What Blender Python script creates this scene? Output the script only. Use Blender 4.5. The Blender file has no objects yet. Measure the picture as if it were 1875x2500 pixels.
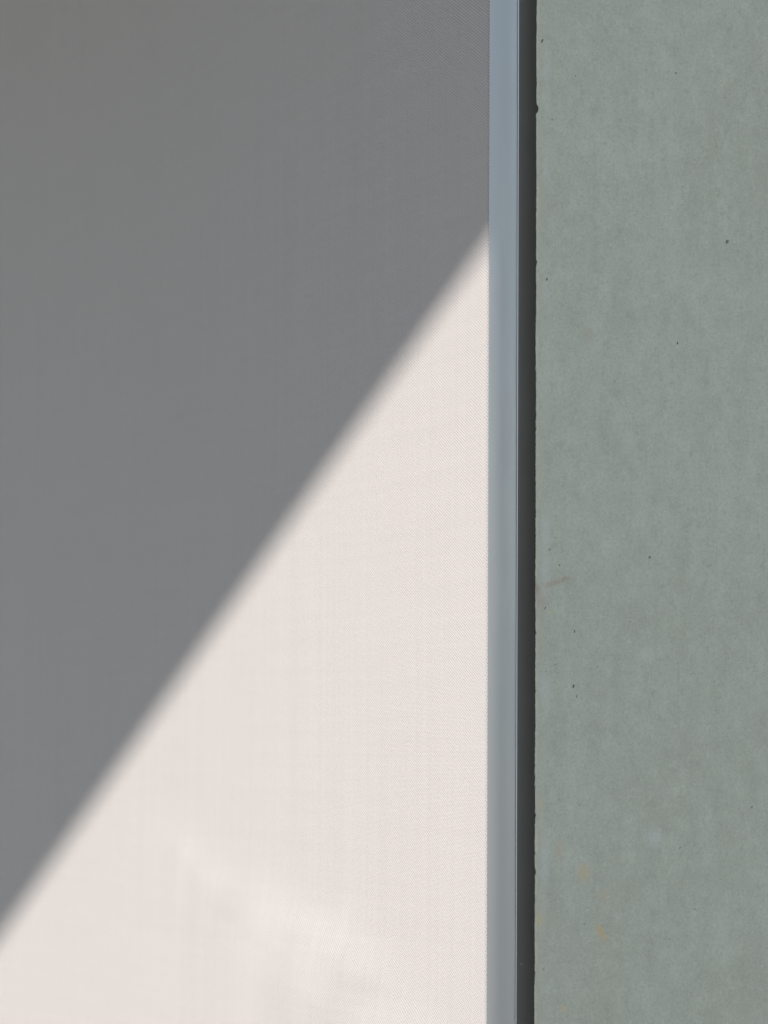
import bpy, bmesh, math, random
from mathutils import Vector, Matrix, noise
from mathutils.geometry import delaunay_2d_cdt

random.seed(7)
scene = bpy.context.scene
COL = scene.collection
R = math.radians

# ------------------------------------------------------------------ camera
# world: z up, ground z = 0. The blind hangs in the plane y = 0 (running to -x),
# the concrete wall stands in the plane x = 0 (running to +y); the corner is the guide rail.
EYE = 1.45
F_PX = 8640.0                       # focal length in pixels of a 1875 px wide frame
ALPHA = R(70)                       # angle between the blind and the picture plane
PITCH, ROLL = R(4.1), R(0.30)
D0 = 2.60                           # distance to the rail
Fh = Vector((-math.sin(ALPHA), math.cos(ALPHA), 0))
Rh = Vector((Fh.y, -Fh.x, 0))
CAM = -(Fh * D0 + Rh * (254 / F_PX * D0))
CAM.z = EYE
fwd = Fh * math.cos(PITCH) + Vector((0, 0, math.sin(PITCH)))
up0 = Rh.cross(fwd)
rgt = Rh * math.cos(ROLL) + up0 * math.sin(ROLL)
up = rgt.cross(fwd)
cam = bpy.data.cameras.new("camera")
cam.sensor_fit = 'HORIZONTAL'
cam.sensor_width = 24.0
cam.lens = 24.0 * F_PX / 1875.0
cam.clip_start, cam.clip_end = 0.05, 6000
cam.dof.use_dof = True
cam.dof.focus_distance = 2.66
cam.dof.aperture_fstop = 14.0
camo = bpy.data.objects.new("camera", cam)
COL.objects.link(camo)
M = Matrix((rgt, up, -fwd)).transposed().to_4x4()
M.translation = CAM
camo.matrix_world = M
scene.camera = camo

# ------------------------------------------------------------------ light
SUN_EL = R(28)
SUN_AZ = R(20.0)                    # to the left of the blind's own normal
S = Vector((math.sin(SUN_AZ) * math.cos(SUN_EL), math.cos(SUN_AZ) * math.cos(SUN_EL), -math.sin(SUN_EL)))
sun = bpy.data.lights.new("sun", 'SUN')
sun.energy = 5.0
sun.angle = R(0.68)
sun.color = (1.0, 0.98, 0.96)
suno = bpy.data.objects.new("sun", sun)
COL.objects.link(suno)
suno.rotation_euler = S.to_track_quat('-Z', 'Y').to_euler()
world = bpy.data.worlds.new("World")
scene.world = world
world.use_nodes = True
wn = world.node_tree.nodes
sky = wn.new('ShaderNodeTexSky')
sky.sky_type = 'NISHITA'
sky.sun_disc = False
sky.sun_elevation = SUN_EL
sky.sun_rotation = math.atan2(-S.x, -S.y)
sky.air_density, sky.dust_density, sky.ozone_density = 1.0, 0.18, 1.0
world.node_tree.links.new(sky.outputs[0], wn['Background'].inputs[0])
wn['Background'].inputs[1].default_value = 0.15
vs = scene.view_settings
vs.view_transform = 'Standard'
vs.look = 'None'
vs.gamma = 1.0
vs.exposure = 0.68
vs.use_curve_mapping = False


# ------------------------------------------------------------------ helpers
def ray(px, py):
    d = fwd * F_PX + rgt * (px - 937.5) - up * (py - 1250.0)
    return d.normalized()


def on_blind(px, py):
    d = ray(px, py)
    return CAM + d * (-CAM.y / d.y)


def on_wall(px, py, x=0.0):
    d = ray(px, py)
    return CAM + d * ((x - CAM.x) / d.x)


def link(name, me, mat=None, parent=None, smooth=False):
    o = bpy.data.objects.new(name, me)
    COL.objects.link(o)
    if mat:
        me.materials.append(mat)
    if parent:
        o.parent = parent
    if smooth:
        for p in me.polygons:
            p.use_smooth = True
    return o


def tag(o, label=None, cat=None, kind=None):
    if label:
        o['label'] = label
    if cat:
        o['category'] = cat
    if kind:
        o['kind'] = kind
    return o


def empty(name, loc=(0, 0, 0)):
    o = bpy.data.objects.new(name, None)
    o.location = loc
    COL.objects.link(o)
    return o


def mesh(name, verts, faces):
    me = bpy.data.meshes.new(name)
    me.from_pydata([tuple(v) for v in verts], [], faces)
    me.update()
    return me


def extrude_profile(name, pts, z0, z1, closed=True):
    """pts: plan outline (x, y), counter-clockwise; extruded from z0 to z1."""
    n = len(pts)
    v = [(x, y, z0) for x, y in pts] + [(x, y, z1) for x, y in pts]
    f = []
    for i in range(n if closed else n - 1):
        j = (i + 1) % n
        f.append((i, j, n + j, n + i))
    if closed:
        f.append(tuple(range(n - 1, -1, -1)))
        f.append(tuple(range(n, 2 * n)))
    return mesh(name, v, f)


class NT:
    """small node-graph writer"""

    def __init__(self, name):
        self.m = bpy.data.materials.new(name)
        self.m.use_nodes = True
        self.t = self.m.node_tree
        self.b = self.t.nodes['Principled BSDF']
        self.pos = self.node('ShaderNodeTexCoord').outputs['Object']

    def node(self, kind, **kw):
        n = self.t.nodes.new(kind)
        for k, v in kw.items():
            setattr(n, k, v)
        return n

    def put(self, sock, val):
        if isinstance(val, bpy.types.NodeSocket):
            self.t.links.new(val, sock)
        else:
            sock.default_value = val

    def math(self, op, a, b=0.0, c=None, clamp=False):
        n = self.node('ShaderNodeMath', operation=op, use_clamp=clamp)
        self.put(n.inputs[0], a)
        self.put(n.inputs[1], b)
        if c is not None:
            self.put(n.inputs[2], c)
        return n.outputs[0]

    def xyz(self, v=None):
        n = self.node('ShaderNodeSeparateXYZ')
        self.put(n.inputs[0], v or self.pos)
        return n.outputs

    def mapping(self, scale=(1, 1, 1), loc=(0, 0, 0), v=None):
        n = self.node('ShaderNodeMapping')
        self.put(n.inputs['Vector'], v or self.pos)
        n.inputs['Scale'].default_value = scale
        n.inputs['Location'].default_value = loc
        return n.outputs[0]

    def noise(self, scale, detail=3, rough=0.55, v=None):
        n = self.node('ShaderNodeTexNoise')
        self.put(n.inputs['Vector'], v or self.pos)
        n.inputs['Scale'].default_value = scale
        n.inputs['Detail'].default_value = detail
        n.inputs['Roughness'].default_value = rough
        return n.outputs['Fac']

    def voronoi(self, scale, v=None, rnd=1.0):
        n = self.node('ShaderNodeTexVoronoi')
        self.put(n.inputs['Vector'], v or self.pos)
        n.inputs['Scale'].default_value = scale
        n.inputs['Randomness'].default_value = rnd
        return n.outputs

    def ramp(self, val, a, b, lo=0.0, hi=1.0, smooth=True):
        n = self.node('ShaderNodeMapRange', interpolation_type='SMOOTHSTEP' if smooth else 'LINEAR')
        self.put(n.inputs[0], val)
        for k, x in zip((1, 2, 3, 4), (a, b, lo, hi)):
            n.inputs[k].default_value = x
        return n.outputs[0]

    def mix(self, fac, a, b, mode='MIX'):
        n = self.node('ShaderNodeMix', data_type='RGBA', blend_type=mode)
        self.put(n.inputs[0], fac)
        for s, x in ((n.inputs[6], a), (n.inputs[7], b)):
            self.put(s, x if isinstance(x, bpy.types.NodeSocket) else (*x, 1.0))
        return n.outputs[2]

    def bump(self, height, strength, dist, normal=None):
        n = self.node('ShaderNodeBump')
        n.inputs['Strength'].default_value = strength
        n.inputs['Distance'].default_value = dist
        self.put(n.inputs['Height'], height)
        if normal:
            self.put(n.inputs['Normal'], normal)
        return n.outputs[0]

    def set(self, **kw):
        for k, v in kw.items():
            s = self.b.inputs[k.replace('_', ' ')]
            if isinstance(v, tuple) and len(v) == 3:
                v = (*v, 1.0)
            self.put(s, v)


# ------------------------------------------------------------------ materials
def fabric_material():
    g = NT("satin_screen_cloth")
    p = 0.00097                                    # thread pitch, five-end satin
    x, y, z = g.xyz()
    # warp wander so that the lattice is not ruler-perfect
    wob = g.math('MULTIPLY', g.math('SUBTRACT', g.noise(14, 2, v=g.mapping((1, 1, 0.25))), 0.5), 0.0022)
    wob2 = g.math('MULTIPLY', g.math('SUBTRACT', g.noise(9, 2, v=g.mapping((0.2, 1, 1.2))), 0.5), 0.0016)
    u = g.math('DIVIDE', g.math('ADD', x, wob), p)
    w = g.math('DIVIDE', g.math('ADD', z, wob2), p)
    j = g.math('FLOOR', w)
    fw = g.math('SUBTRACT', g.math('SUBTRACT', w, j), 0.5)
    su = g.math('ADD', g.math('DIVIDE', u, 5.0), g.math('MULTIPLY', j, 0.4))
    fu = g.math('SUBTRACT', g.math('FRACT', su), 0.5)
    # pinhole where the weft dips under: an ellipse in the cell
    d = g.math('SQRT', g.math('ADD', g.math('POWER', g.math('MULTIPLY', fu, 5.6), 2.0),
                              g.math('POWER', g.math('MULTIPLY', fw, 1.9), 2.0)))
    hole = g.ramp(d, 0.45, 0.95, 1.0, 0.0)
    float_bulge = g.math('MULTIPLY', g.math('COSINE', g.math('MULTIPLY', fw, 6.283)), 0.5)
    floatx = g.math('COSINE', g.math('MULTIPLY', g.math('SUBTRACT', g.math('FRACT', g.math('ADD', su, 0.5)), 0.5), 3.1))
    height = g.math('ADD', g.math('MULTIPLY', float_bulge, floatx), g.math('MULTIPLY', hole, -0.9))
    slub = g.noise(60, 3, v=g.mapping((0.05, 1, 2.6)))
    slub2 = g.noise(60, 3, v=g.mapping((2.2, 1, 0.04)))
    slub3 = g.noise(24, 4, 0.7, g.mapping((1.6, 1, 0.06), (2.2, 0, 5.1)))
    var = g.math('ADD', g.math('MULTIPLY', g.math('SUBTRACT', slub, 0.5), 0.075),
                 g.math('MULTIPLY', g.math('SUBTRACT', slub2, 0.5), 0.095))
    var = g.math('ADD', var, g.math('MULTIPLY', g.math('SUBTRACT', slub3, 0.5), 0.06))
    grain = g.noise(420, 2)
    var = g.math('ADD', var, g.math('MULTIPLY', g.math('SUBTRACT', grain, 0.5), 0.05))
    var = g.math('ADD', var, 1.0)
    base = g.mix(g.noise(3.0, 3), (0.313, 0.281, 0.260), (0.323, 0.291, 0.270))
    n = g.node('ShaderNodeVectorMath', operation='SCALE')
    g.put(n.inputs[0], base)
    g.put(n.inputs['Scale'], var)
    col = g.mix(g.math('MULTIPLY', hole, 0.66), n.outputs[0], (0.06, 0.057, 0.054))
    g.set(Base_Color=col, Roughness=0.75, Normal=g.bump(height, 0.5, 0.00025))
    g.b.inputs['Specular IOR Level'].default_value = 0.25
    g.b.inputs['Diffuse Roughness'].default_value = 0.12
    return g.m


def concrete_material():
    g = NT("fair_faced_concrete")
    x, y, z = g.xyz()
    big = g.noise(5.0, 4, 0.6, g.mapping((1, 1, 0.4)))
    cloud = g.noise(50.0, 5, 0.70, g.mapping((1, 1, 0.8), (0.4, 2, 0.3)))
    mid = g.noise(110.0, 5, 0.70)
    vert = g.noise(110.0, 5, 0.68, g.mapping((1, 1, 0.10)))
    hue = g.noise(24.0, 6, 0.70, g.mapping((1, 1, 0.6), (3, 5, 1)))
    fine = g.noise(380.0, 4, 0.75)
    grain = g.noise(1000.0, 3, 0.8)
    PALE, BROWN, BLUE = (0.540, 0.525, 0.415), (0.410, 0.372, 0.284), (0.490, 0.470, 0.395)
    c = g.mix(g.ramp(big, 0.36, 0.64), (0.448, 0.430, 0.334), (0.474, 0.467, 0.370))
    c = g.mix(g.ramp(hue, 0.48, 0.68, 0.0, 0.36), c, BROWN)
    c = g.mix(g.ramp(hue, 0.50, 0.32, 0.0, 0.5), c, BLUE)
    c = g.mix(g.ramp(cloud, 0.48, 0.70, 0.0, 0.50), c, PALE)
    c = g.mix(g.ramp(cloud, 0.50, 0.30, 0.0, 0.42), c, (0.398, 0.382, 0.296))
    c = g.mix(g.ramp(mid, 0.50, 0.72, 0.0, 0.50), c, PALE)
    c = g.mix(g.ramp(mid, 0.48, 0.28, 0.0, 0.52), c, (0.365, 0.346, 0.268))
    c = g.mix(g.ramp(vert, 0.50, 0.75, 0.0, 0.22), c, (0.385, 0.366, 0.288))
    c = g.mix(g.ramp(vert, 0.48, 0.26, 0.0, 0.15), c, PALE)
    c = g.mix(g.ramp(fine, 0.50, 0.26, 0.0, 0.58), c, (0.310, 0.296, 0.230))
    c = g.mix(g.ramp(fine, 0.54, 0.76, 0.0, 0.55), c, (0.620, 0.600, 0.480))
    c = g.mix(g.ramp(grain, 0.50, 0.22, 0.0, 0.62), c, (0.25, 0.24, 0.185))
    c = g.mix(g.ramp(grain, 0.52, 0.80, 0.0, 0.55), c, (0.68, 0.66, 0.53))
    # pale lime flecks of several sizes
    for sc_, lo, hi, thr, amt, off in ((260.0, 0.05, 0.15, 0.86, 0.45, 0.0), (520.0, 0.05, 0.20, 0.84, 0.50, 0.31), (110.0, 0.03, 0.09, 0.86, 0.32, 0.77)):
        vo = g.voronoi(sc_, g.mapping((1, 1.25, 0.85), (off, off * 2, off)))
        speck = g.math('MULTIPLY', g.ramp(vo['Distance'], lo, hi, 1, 0), g.math('GREATER_THAN', g.node_rand(vo['Color']), thr))
        c = g.mix(g.math('MULTIPLY', speck, amt), c, (0.72, 0.70, 0.56))
    # cement skin along the arris
    ye = g.math('SUBTRACT', y, EDGE_Y)
    yw = g.math('ADD', ye, g.math('MULTIPLY', g.math('SUBTRACT', mid, 0.5), 0.009))
    patch = g.ramp(g.noise(30, 4, 0.6, g.mapping((1, 1, 1), (1, 2, 3))), 0.40, 0.66, 0.0, 0.75)
    c = g.mix(g.math('MULTIPLY', g.ramp(yw, 0.002, 0.011, 1, 0), patch), c, (0.495, 0.455, 0.330))
    c = g.mix(g.math('MULTIPLY', g.ramp(yw, 0.0, 0.0022, 1, 0), 0.55), c, (0.60, 0.57, 0.43))
    c = g.mix(g.math('MULTIPLY', g.ramp(g.math('ABSOLUTE', g.math('SUBTRACT', yw, 0.0075)), 0.0, 0.006, 1, 0),
                     g.ramp(g.noise(17, 4, 0.6, g.mapping((1, 1, 1), (7, 2, 9))), 0.48, 0.66, 0.0, 0.55)), c, (0.545, 0.535, 0.470))

    # stains with a shape of their own (rust, yellow run-off)
    def blob(px, py, rx, ry, ang, colr, amt, rag=0.6):
        nonlocal c
        q = on_wall(px, py)
        dy = g.math('SUBTRACT', y, q.y)
        dz = g.math('SUBTRACT', z, q.z)
        ca, sa = math.cos(R(ang)), math.sin(R(ang))
        a = g.math('ADD', g.math('MULTIPLY', dy, ca), g.math('MULTIPLY', dz, sa))
        b = g.math('SUBTRACT', g.math('MULTIPLY', dz, ca), g.math('MULTIPLY', dy, sa))
        dd = g.math('SQRT', g.math('ADD', g.math('POWER', g.math('DIVIDE', a, rx), 2.0),
                                   g.math('POWER', g.math('DIVIDE', b, ry), 2.0)))
        dd = g.math('ADD', dd, g.math('MULTIPLY', g.math('SUBTRACT', g.noise(160, 4, 0.65, g.mapping((1, 2.2, 0.7))), 0.5), rag * 2))
        c = g.mix(g.ramp(dd, 0.0, 1.25, amt, 0.0), c, colr)

    u = 0.0003
    blob(1354, 1423, 46 * u, 10 * u, 18, (0.40, 0.29, 0.20), 0.58)
    blob(1380, 1411, 18 * u, 6 * u, 18, (0.37, 0.25, 0.165), 0.40)
    blob(1311, 1438, 11 * u, 20 * u, 0, (0.34, 0.25, 0.20), 0.6)
    blob(1322, 1470, 22 * u, 44 * u, 0, (0.42, 0.32, 0.24), 0.40)
    blob(1470, 2280, 11 * u, 30 * u, 28, (0.60, 0.40, 0.17), 0.62, 0.5)
    blob(1462, 2266, 6 * u, 15 * u, 28, (0.62, 0.41, 0.16), 0.40, 0.5)
    blob(1425, 2130, 21 * u, 26 * u, 0, (0.58, 0.44, 0.22), 0.55)
    blob(1368, 2075, 20 * u, 28 * u, 0, (0.52, 0.36, 0.23), 0.34)
    blob(1372, 2462, 12 * u, 12 * u, 0, (0.60, 0.43, 0.20), 0.5)
    blob(1472, 2185, 12 * u, 20 * u, 0, (0.60, 0.40, 0.18), 0.28)
    blob(1347, 1494, 6 * u, 5 * u, 0, (0.52, 0.48, 0.15), 0.7, 0.4)
    blob(1318, 2245, 16 * u, 26 * u, 0, (0.60, 0.49, 0.24), 0.50)
    blob(1320, 1965, 8 * u, 16 * u, 0, (0.60, 0.48, 0.24), 0.40)
    blob(1597, 2045, 32 * u, 28 * u, 0, (0.58, 0.60, 0.54), 0.42)
    blob(1580, 1595, 44 * u, 30 * u, 0, (0.56, 0.56, 0.46), 0.35)
    blob(1770, 2275, 34 * u, 70 * u, 0, (0.56, 0.57, 0.48), 0.25)
    blob(1440, 820, 28 * u, 26 * u, 20, (0.40, 0.345, 0.25), 0.35)
    c = g.mix(1.0, c, (1.11, 1.085, 1.06), 'MULTIPLY')
    h = g.math('ADD', g.math('MULTIPLY', fine, 0.7), g.math('MULTIPLY', grain, 0.35))
    h = g.math('ADD', h, g.math('MULTIPLY', mid, 0.9))
    g.set(Base_Color=c, Roughness=0.82, Normal=g.bump(h, 0.35, 0.0006))
    g.b.inputs['Specular IOR Level'].default_value = 0.3
    return g.m


def rand_of(self, colsock):
    n = self.node('ShaderNodeSeparateXYZ')
    self.put(n.inputs[0], colsock)
    return n.outputs[0]


NT.node_rand = rand_of


def metal_material(name, col, rough, metallic, dust=0.5, dustscale=70.0, dark=False):
    g = NT(name)
    c = g.mix(g.noise(9, 3, 0.5, g.mapping((1, 1, 0.3))), tuple(k * 0.965 for k in col), tuple(k * 1.03 for k in col))
    vo = g.voronoi(dustscale)
    sp = g.math('MULTIPLY', g.ramp(vo['Distance'], 0.02, 0.075, 1, 0), g.math('GREATER_THAN', g.node_rand(vo['Color']), 0.70))
    c = g.mix(g.math('MULTIPLY', sp, dust), c, (0.62, 0.63, 0.62))
    v2 = g.voronoi(dustscale * 0.7, g.mapping((1, 1, 0.8), (0.37, 0.11, 0.53)))
    sd = g.math('MULTIPLY', g.ramp(v2['Distance'], 0.015, 0.045, 1, 0), g.math('GREATER_THAN', g.node_rand(v2['Color']), 0.72))
    c = g.mix(g.math('MULTIPLY', sd, 0.85), c, (0.008, 0.008, 0.008))
    film = g.noise(120, 4, 0.6, g.mapping((1, 1, 0.12)))
    rr = g.ramp(film, 0.3, 0.7, rough * 0.92, rough * 1.1)
    g.set(Base_Color=c, Roughness=rr, Metallic=metallic,
          Normal=g.bump(g.noise(900, 2, 0.6), 0.05, 0.0002))
    return g.m


def plain_material(name, c0, c1, scale, rough=0.85):
    g = NT(name)
    c = g.mix(g.ramp(g.noise(scale, 5, 0.6), 0.3, 0.7), c0, c1)
    c = g.mix(g.ramp(g.noise(scale * 25, 3, 0.6), 0.4, 0.7, 0, 0.35), c, tuple(k * 0.8 for k in c0))
    g.set(Base_Color=c, Roughness=rough, Normal=g.bump(g.noise(scale * 40, 3), 0.3, 0.002))
    return g.m


# ------------------------------------------------------------------ layout of the corner
RAIL_Y0 = 0.0004
RAIL_W = 0.0212                     # seen width of the rail face along y
GAP_Y = RAIL_Y0 + RAIL_W
EDGE_Y = on_wall(1308, 1250).y      # arris of the concrete
EDGE_TOP = on_wall(1308, 0).y

M_fabric = fabric_material()
M_concrete = concrete_material()
M_rail = metal_material("powder_coated_aluminium", (0.405, 0.385, 0.365), 0.33, 0.45, 0.55, 90)
M_lip = metal_material("aluminium_lip_and_glint", (0.52, 0.50, 0.475), 0.35, 0.3, 0.2, 90)  # paler metal for the lip and the painted glint beside it
M_dark = metal_material("dark_anodised_sheet", (0.262, 0.236, 0.205), 0.42, 0.0, 0.75, 80)
M_gasket = plain_material("dark_rubber", (0.045, 0.045, 0.045), (0.06, 0.06, 0.06), 40)
M_paving = plain_material("pale_paving", (0.248, 0.209, 0.172), (0.290, 0.245, 0.202), 1.3)
M_canopy = plain_material("canopy_render", (0.050, 0.060, 0.078), (0.060, 0.072, 0.092), 2.0)

# ------------------------------------------------------------------ ground
gnd = mesh("ground", [(-2500, -2500, 0), (2500, -2500, 0), (2500, 2500, 0), (-2500, 2500, 0)], [(0, 1, 2, 3)])
tag(link("ground", gnd, M_paving), kind='structure')

# ------------------------------------------------------------------ unseen canopy, added and shaped so its oblique edge throws the diagonal shadow
q1 = on_blind(1165, 630)
q2 = on_blind(0, 2290)
L1 = 2.7
e1 = q1 - S * L1
L2 = (e1.z - q2.z) / -S.z           # keeps the edge level
e2 = q2 - S * L2
ed = (e2 - e1)
print("shadow points", q1, q2, "L", L1, L2, "edge", e1, e2)


def edge_at_x(xx):
    t = (xx - e1.x) / ed.x
    return e1.y + ed.y * t


CX0, CX1 = -3.05, 0.10
zb = e1.z
plan = [(CX0, edge_at_x(CX0)), (CX1, edge_at_x(CX1)), (CX1, 5.0), (CX0, 5.0)]
can = empty("shadow_canopy", (0, 0, zb))
tag(can, "unseen dark canopy added above the blind, slanting edge shaped for the diagonal shadow", "canopy")
slab = link("slab", extrude_profile("slab", plan, 0, 0.20), M_canopy, can)
cap_o = [(CX0, edge_at_x(CX0) - 0.004), (CX1 + 0.004, edge_at_x(CX1) - 0.004), (CX1 + 0.004, 5.0), (CX0, 5.0)]
link("edge_trim", extrude_profile("edge_trim", cap_o, 0.203, 0.235), M_dark, can)

# ------------------------------------------------------------------ blind
BL = 3.4                            # width of the cloth
BTOP, BBOT = zb - 0.003, 0.12
blind = empty("roller_blind", (-BL / 2, 0, BBOT))
tag(blind, "off-white woven screen blind crossed by a diagonal shadow, left of the grey rail", "blind")


P_A, P_B = on_blind(425, 2035), on_blind(1010, 2475)  # band where bounced sunlight is put into the shape of the cloth
P_D = (P_B - P_A)
P_L = P_D.length
P_D.normalize()
P_N = Vector((-P_D.z, 0, P_D.x))
N3 = noise.noise


def glow_slope(t, o):
    """slope of the fold shaped to stand for reflected light at distance t along it and o across it"""
    w = 0.017 + 0.021 * max(0.0, min(1.4, t / P_L))
    o2 = o + 0.011 * N3(Vector((t * 5.0, 4.2, 0.3))) + 0.006 * N3(Vector((t * 15.0, o * 25, 2.3)))
    m = math.exp(-(o2 / w) ** 2)
    if m < 0.002:
        return 0.0
    k = 0.76 + 0.85 * N3(Vector((t * 6.0 - o * 9, o * 30, 5.5))) + 0.35 * N3(Vector((t * 15.0, o * 70, 7.5)))
    return 0.35 * m * max(-0.08, min(1.2, k))


def ripple_and_glow(x, z):
    """slight waviness of the cloth, plus the fold that mimics reflected light (metres)"""
    y = 0.0012 * N3(Vector((x * 0.9, z * 0.5, 3.1)))
    p = Vector((x - P_A.x, 0, z - P_A.z))
    t, off = p.dot(P_D), p.dot(P_N)
    if t < -0.14 or off > 0.085 or off < -0.9:
        return y
    near = 1 / (1 + math.exp(-(t + 0.004) / 0.032))
    wide = max(0.0, min(1.0, (t + 0.14) / 0.34))
    wide = wide * wide * (3 - 2 * wide)
    e = max(0.0, min(1.0, (-x - 0.015) / 0.22))
    e = e * e * (3 - 2 * e)
    o = max(off, -0.085)
    n = 26
    st = (0.085 - o) / n
    acc = near * sum(glow_slope(t, o + (q + 0.5) * st) for q in range(n)) * st
    w = 0.017 + 0.021 * max(0.0, min(1.4, t / P_L))
    mean = wide * 0.35 * 0.72 * w * 0.886 * (1 - math.erf(off / (w * 1.15)))
    fast = math.exp((min(off, -0.040) + 0.040) / 0.070)
    slow = math.exp((min(off, -0.06) + 0.06) / 0.35)
    return y - e * (mean * slow + (acc - mean) * fast)


xs = []
xv = -0.0004
while xv > -2.3:
    xs.append(xv)
    xv -= 0.0009 if xv > -0.006 else 0.0065
xs += [-2.3, -2.8, -BL]
zs = [BBOT, 0.7]
zv = 1.16
while zv < 1.55:
    zs.append(zv)
    zv += 0.003
while zv < BTOP - 0.03:
    zs.append(zv)
    zv += 0.03
zs.append(BTOP)
vv, ff = [], []
for zz in zs:
    for xx in xs:
        yy = ripple_and_glow(xx, zz)
        t = max(0.0, 1 + xx / 0.0045)      # the selvedge turns into the slot of the rail
        fade = min(1.0, -xx / 0.06)
        vv.append((xx, yy * fade + 0.0016 * t * t, zz))
nx = len(xs)
for jz in range(len(zs) - 1):
    for i in range(nx - 1):
        a = jz * nx + i
        ff.append((a + 1, a, a + nx, a + nx + 1))
cloth = link("fabric", mesh("fabric", vv, ff), M_fabric, None, True)
cloth.parent = blind
cloth.matrix_parent_inverse = Matrix.Translation(blind.location).inverted()
bar = link("bottom_bar", extrude_profile("bottom_bar", [(-BL, -0.012), (-0.001, -0.012), (-0.001, 0.012), (-BL, 0.012)], BBOT - 0.035, BBOT - 0.001), M_rail)
bar.parent = blind
bar.matrix_parent_inverse = Matrix.Translation(blind.location).inverted()

# ------------------------------------------------------------------ guide rail
rail = empty("guide_rail", (-0.012, 0.01, 0))
tag(rail, "slim blue-grey metal guide rail between the blind and the dark joint", "rail")


def part(name, me, mat, parent, smooth=False):
    o = link(name, me, mat, None, smooth)
    o.parent = parent
    o.matrix_parent_inverse = Matrix.Translation(parent.location).inverted()
    return o


# face: a very slightly bowed profile, turned a little towards the front at its outer edge
n = 26
prof = []
x = 0.0
LIP = 0.0018
wface = RAIL_W - LIP
for i in range(n + 1):
    t = i / n
    prof.append([x, RAIL_Y0 + wface * t])
    lim = 90 - math.degrees(SUN_AZ)
    if t < 0.42:
        phi = lim - 9 + 9 * (t / 0.42)
    else:
        phi = lim + (89.5 - lim) * min(1, (t - 0.42) / 0.42)
    x += (1 / math.tan(R(phi))) * wface / n
xend = prof[-1][0]
prof = [(px_ - 0.0002, py_) for px_, py_ in prof]
outline = prof + [(xend - 0.0014, prof[-1][1] + 0.0), (-0.030, prof[-1][1]), (-0.030, RAIL_Y0 + 0.0022)]
outline = [prof[0]] + prof[1:] + [(-0.030, prof[-1][1]), (-0.030, RAIL_Y0 + 0.002), (prof[0][0] - 0.0008, RAIL_Y0 + 0.002)]
part("face_profile", extrude_profile("face_profile", outline, 0.06, zb - 0.003), M_rail, rail, False)
# groove with a black gasket, then the thin returning lip
gy0 = prof[-1][1]
def strip(name, ya, yb, xf, mat):
    part(name, extrude_profile(name, [(-0.030, gy0 + ya), (xf, gy0 + ya), (xf, gy0 + yb), (-0.030, gy0 + yb)], 0.06, zb - 0.003), mat, rail)


strip("edge_glint", 0.00002, 0.00042, xend + 0.00005, M_lip)  # brighter strip standing for light caught on the bevelled face edge
strip("gasket", 0.00045, 0.00098, xend - 0.0012, M_gasket)
strip("lip", 0.00100, LIP, xend + 0.00002, M_lip)

# ------------------------------------------------------------------ dark joint sheet
SX = -0.019
fl = empty("joint_sheet", (SX, 0.04, 0))
tag(fl, "dark grey metal sheet set back in the joint beside the concrete wall", "metal sheet")
part("sheet", extrude_profile("sheet", [(SX - 0.002, gy0 + LIP + 0.0005), (SX, gy0 + LIP + 0.0005), (SX, EDGE_Y + 0.034), (SX - 0.002, EDGE_Y + 0.034)], 0.02, zb - 0.003), M_dark, fl)
# dried drop of pale paint
bm = bmesh.new()
bmesh.ops.create_uvsphere(bm, u_segments=12, v_segments=8, radius=1.0)
w = on_wall(1273, 2354, SX)
for v in bm.verts:
    a = R(48)
    yy, zz = v.co.y * 0.00055, v.co.z * 0.00105
    v.co = Vector((w.x + v.co.x * 0.0003, w.y + yy * math.cos(R(35)) + zz * -math.sin(R(35)), w.z + zz * math.cos(R(35)) + yy * math.sin(R(35))))
me = bpy.data.meshes.new("paint_drop")
bm.to_mesh(me)
bm.free()
part("paint_drop", me, plain_material("dried_paint", (0.5, 0.51, 0.5), (0.55, 0.56, 0.55), 50), fl, True)

# ------------------------------------------------------------------ concrete wall
WT = zb - 0.003
wall = empty("concrete_wall", (-0.1, 2.0, 0))
tag(wall, "greenish grey fair-faced concrete wall with a rough chipped edge, right of the dark joint", "wall")


def arris(z):
    """chipped outline of the corner: y offset from the clean line"""
    d = 0.00027 * noise.noise(Vector((z * 260, 0.3, 1))) + 0.00030 * noise.noise(Vector((z * 620, 4.3, 2))) + 0.00018 * noise.noise(Vector((z * 1400, 2.3, 5)))
    d += 0.0004 * noise.noise(Vector((z * 28, 7.7, 3)))
    k = noise.noise(Vector((z * 75, 1.1, 8)))
    if k > 0.38:
        d += (k - 0.38) * 0.0005
    for py, hgt, dep in ((265, 10, 0.0019), (640, 6, 0.0006), (1545, 4, 0.0006), (2130, 9, 0.0007), (1990, 4, 0.0005)):
        zc = on_wall(1308, py).z
        s = 0.0003 * hgt
        q = (z - zc) / s
        if abs(q) < 1.6:
            d += dep * max(0.0, 1 - abs(q / 1.2) ** 1.7) if abs(q) < 1.2 else 0
    return d


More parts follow.
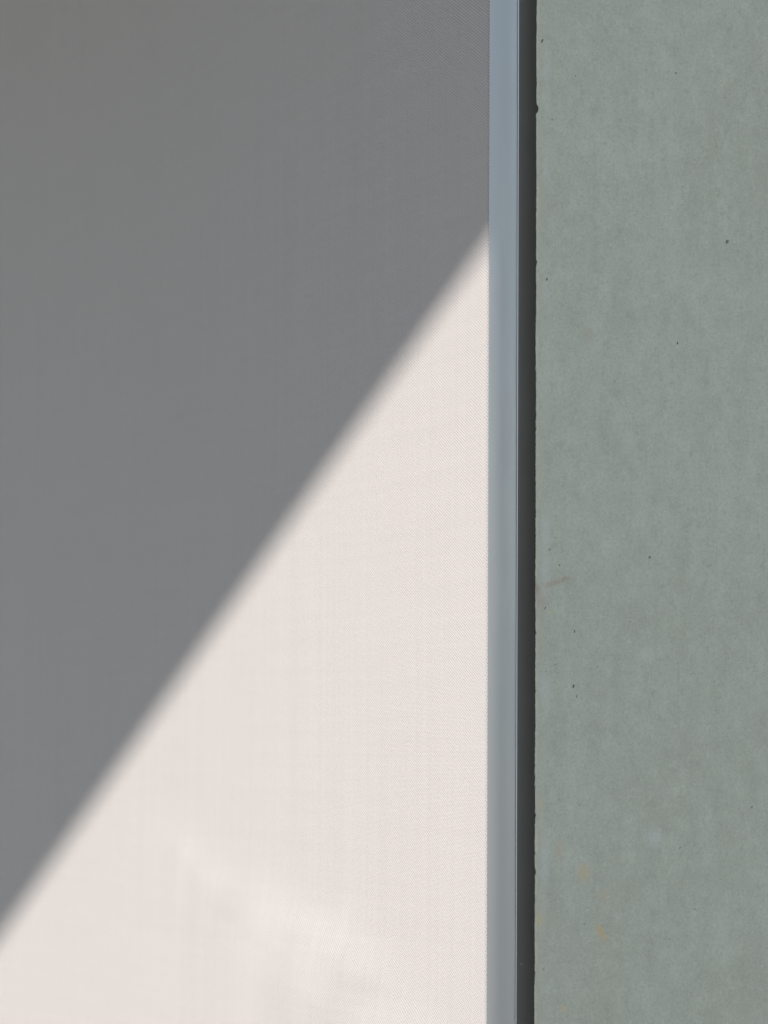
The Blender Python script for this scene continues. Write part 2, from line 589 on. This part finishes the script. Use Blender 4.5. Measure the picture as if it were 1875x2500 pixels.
# face built by constrained triangulation so that every pit is a real hole in it
zlist = [0.02, 0.6, 1.1]
zv = 1.20
while zv < 2.06:
    zlist.append(zv)
    zv += 0.00042
zlist += [2.10, WT]
YMAX = 5.0
P2, E2 = [], []
for zz in zlist:
    P2.append((EDGE_Y + (arris(zz) if 1.19 < zz < 2.07 else 0) + 0.0005, zz))
nl = len(P2)
for i in range(nl - 1):
    E2.append((i, i + 1))
P2 += [(YMAX, WT), (YMAX, 0.02)]
E2 += [(nl - 1, nl), (nl, nl + 1), (nl + 1, 0)]
pits = [(1775, 590, 4.5, 5), (1400, 1675, 2.6, 5), (1586, 1361, 3.5, 3.5), (1335, 682, 2.2, 4), (1650, 178, 2.2, 3),
        (1654, 838, 2, 4), (1342, 1341, 2.4, 2), (1366, 1380, 2.4, 2.4), (1324, 100, 2.6, 5), (1398, 1673, 2, 4), (1356, 1622, 1.8, 1.8),
        (1356, 1313, 2, 1), (1331, 1485, 1.5, 4), (1333, 1640, 1.7, 1.7), (1403, 1542, 1.4, 4), (1408, 1700, 1.2, 4),
        (1836, 1970, 2, 3), (1697, 2220, 2, 2), (1415, 1965, 1.8, 1.8), (1426, 2256, 2, 2), (1660, 2070, 1.8, 2.5), (1538, 1517, 1.8, 1.8),
        (1348, 292, 1.8, 2.4), (1339, 297, 1.5, 1.5), (1405, 185, 1.4, 2), (1322, 1904, 1.6, 1.6), (1312, 1362, 1.4, 1.4), (1459, 1628, 1.4, 2.0),
        (1792, 1660, 1.5, 1.5), (1572, 2314, 1.4, 1.4), (1635, 2293, 1.5, 2), (1313, 2235, 1.6, 1.6), (1327, 2366, 1.6, 2), (1500, 930, 1.5, 2)]
rng = random.Random(5)
for _ in range(60):
    pits.append((rng.uniform(1318, 1872), rng.uniform(5, 2495), rng.uniform(0.4, 0.8), rng.uniform(0.5, 1.0)))
pit_rings = []
taken = []
for px_, py_, rx, rz in pits:
    q = on_wall(px_, py_)
    if any(abs(q.y - a) < 0.0045 and abs(q.z - b) < 0.0055 for a, b in taken) or q.y < EDGE_Y + 0.004:
        continue
    taken.append((q.y, q.z))
    base = len(P2)
    k = 10
    for i in range(k):
        a = 2 * math.pi * i / k
        f = rng.uniform(0.75, 1.2)
        P2.append((q.y + 0.0003 * rx * f * math.cos(a) + 0.00009 * rz * math.sin(a), q.z + 0.0003 * rz * f * math.sin(a)))
    for i in range(k):
        E2.append((base + i, base + (i + 1) % k))
    pit_rings.append((base, k, q, rx, rz))
res = delaunay_2d_cdt([Vector(p) for p in P2], E2, [], 1, 1e-7)
v2, f2, orig = res[0], res[2], res[3]
new_of = {}
for i, os_ in enumerate(orig):
    for o in os_:
        new_of[o] = i
ring_polys = [[new_of[b + i] for i in range(k)] for b, k, *_ in pit_rings]
ring_sets = [set(r) for r in ring_polys]
owner = {}
for ri, r in enumerate(ring_sets):
    for i in r:
        owner[i] = ri
verts = [Vector((0, p.x, p.y)) for p in v2]
faces = []
for f in f2:
    o = {owner.get(i, -1) for i in f}
    if len(o) == 1 and -1 not in o:
        continue                                   # inside a pit ring
    a, b, c_ = (verts[i] for i in f[:3])
    nrm = (b - a).cross(c_ - a)
    faces.append(tuple(f) if nrm.x > 0 else tuple(reversed(f)))
for (b0, k, q, rx, rz), ring in zip(pit_rings, ring_polys):
    depth = 0.0003 * max(rx, rz) * 1.6
    inner = []
    for i in ring:
        p = verts[i]
        inner.append(len(verts))
        verts.append(Vector((-depth * 0.75, q.y + (p.y - q.y) * 0.8, q.z + (p.z - q.z) * 0.8)))
    ctr = len(verts)
    verts.append(Vector((-depth, q.y, q.z)))
    for i in range(k):
        j = (i + 1) % k
        faces.append((ring[i], ring[j], inner[j], inner[i]))
        faces.append((inner[i], inner[j], ctr))
# rough arris: small irregular chamfer, then a mitred end that runs back out of sight
lft = [new_of[i] for i in range(nl)]
ch = []
for i, vi in enumerate(lft):
    p = verts[vi]
    c1 = 0.00045 + 0.00035 * noise.noise(Vector((p.z * 300, 9.1, 2)))
    ch.append(len(verts))
    verts.append(Vector((-c1, p.y - 0.0005 + 0.00012 * noise.noise(Vector((p.z * 900, 3, 2))), p.z)))
mt = []
for i, vi in enumerate(lft):
    p = verts[vi]
    mt.append(len(verts))
    verts.append(Vector((-0.045, EDGE_Y + 0.055, p.z)))
for i in range(nl - 1):
    faces.append((lft[i], lft[i + 1], ch[i + 1], ch[i]))
    faces.append((ch[i], ch[i + 1], mt[i + 1], mt[i]))
me = mesh("panel", verts, faces)
bm = bmesh.new()
bm.from_mesh(me)
bmesh.ops.recalc_face_normals(bm, faces=bm.faces)
s = sum(f.normal.x * f.calc_area() for f in bm.faces)
if s < 0:
    bmesh.ops.reverse_faces(bm, faces=bm.faces)
bm.to_mesh(me)
bm.free()
part("panel", me, M_concrete, wall)
part("core", extrude_profile("core", [(-0.22, EDGE_Y + 0.058), (-0.047, EDGE_Y + 0.058), (-0.012, EDGE_Y + 0.11), (-0.012, YMAX - 0.001), (-0.22, YMAX - 0.001)], 0.0, WT - 0.0005), M_concrete, wall)
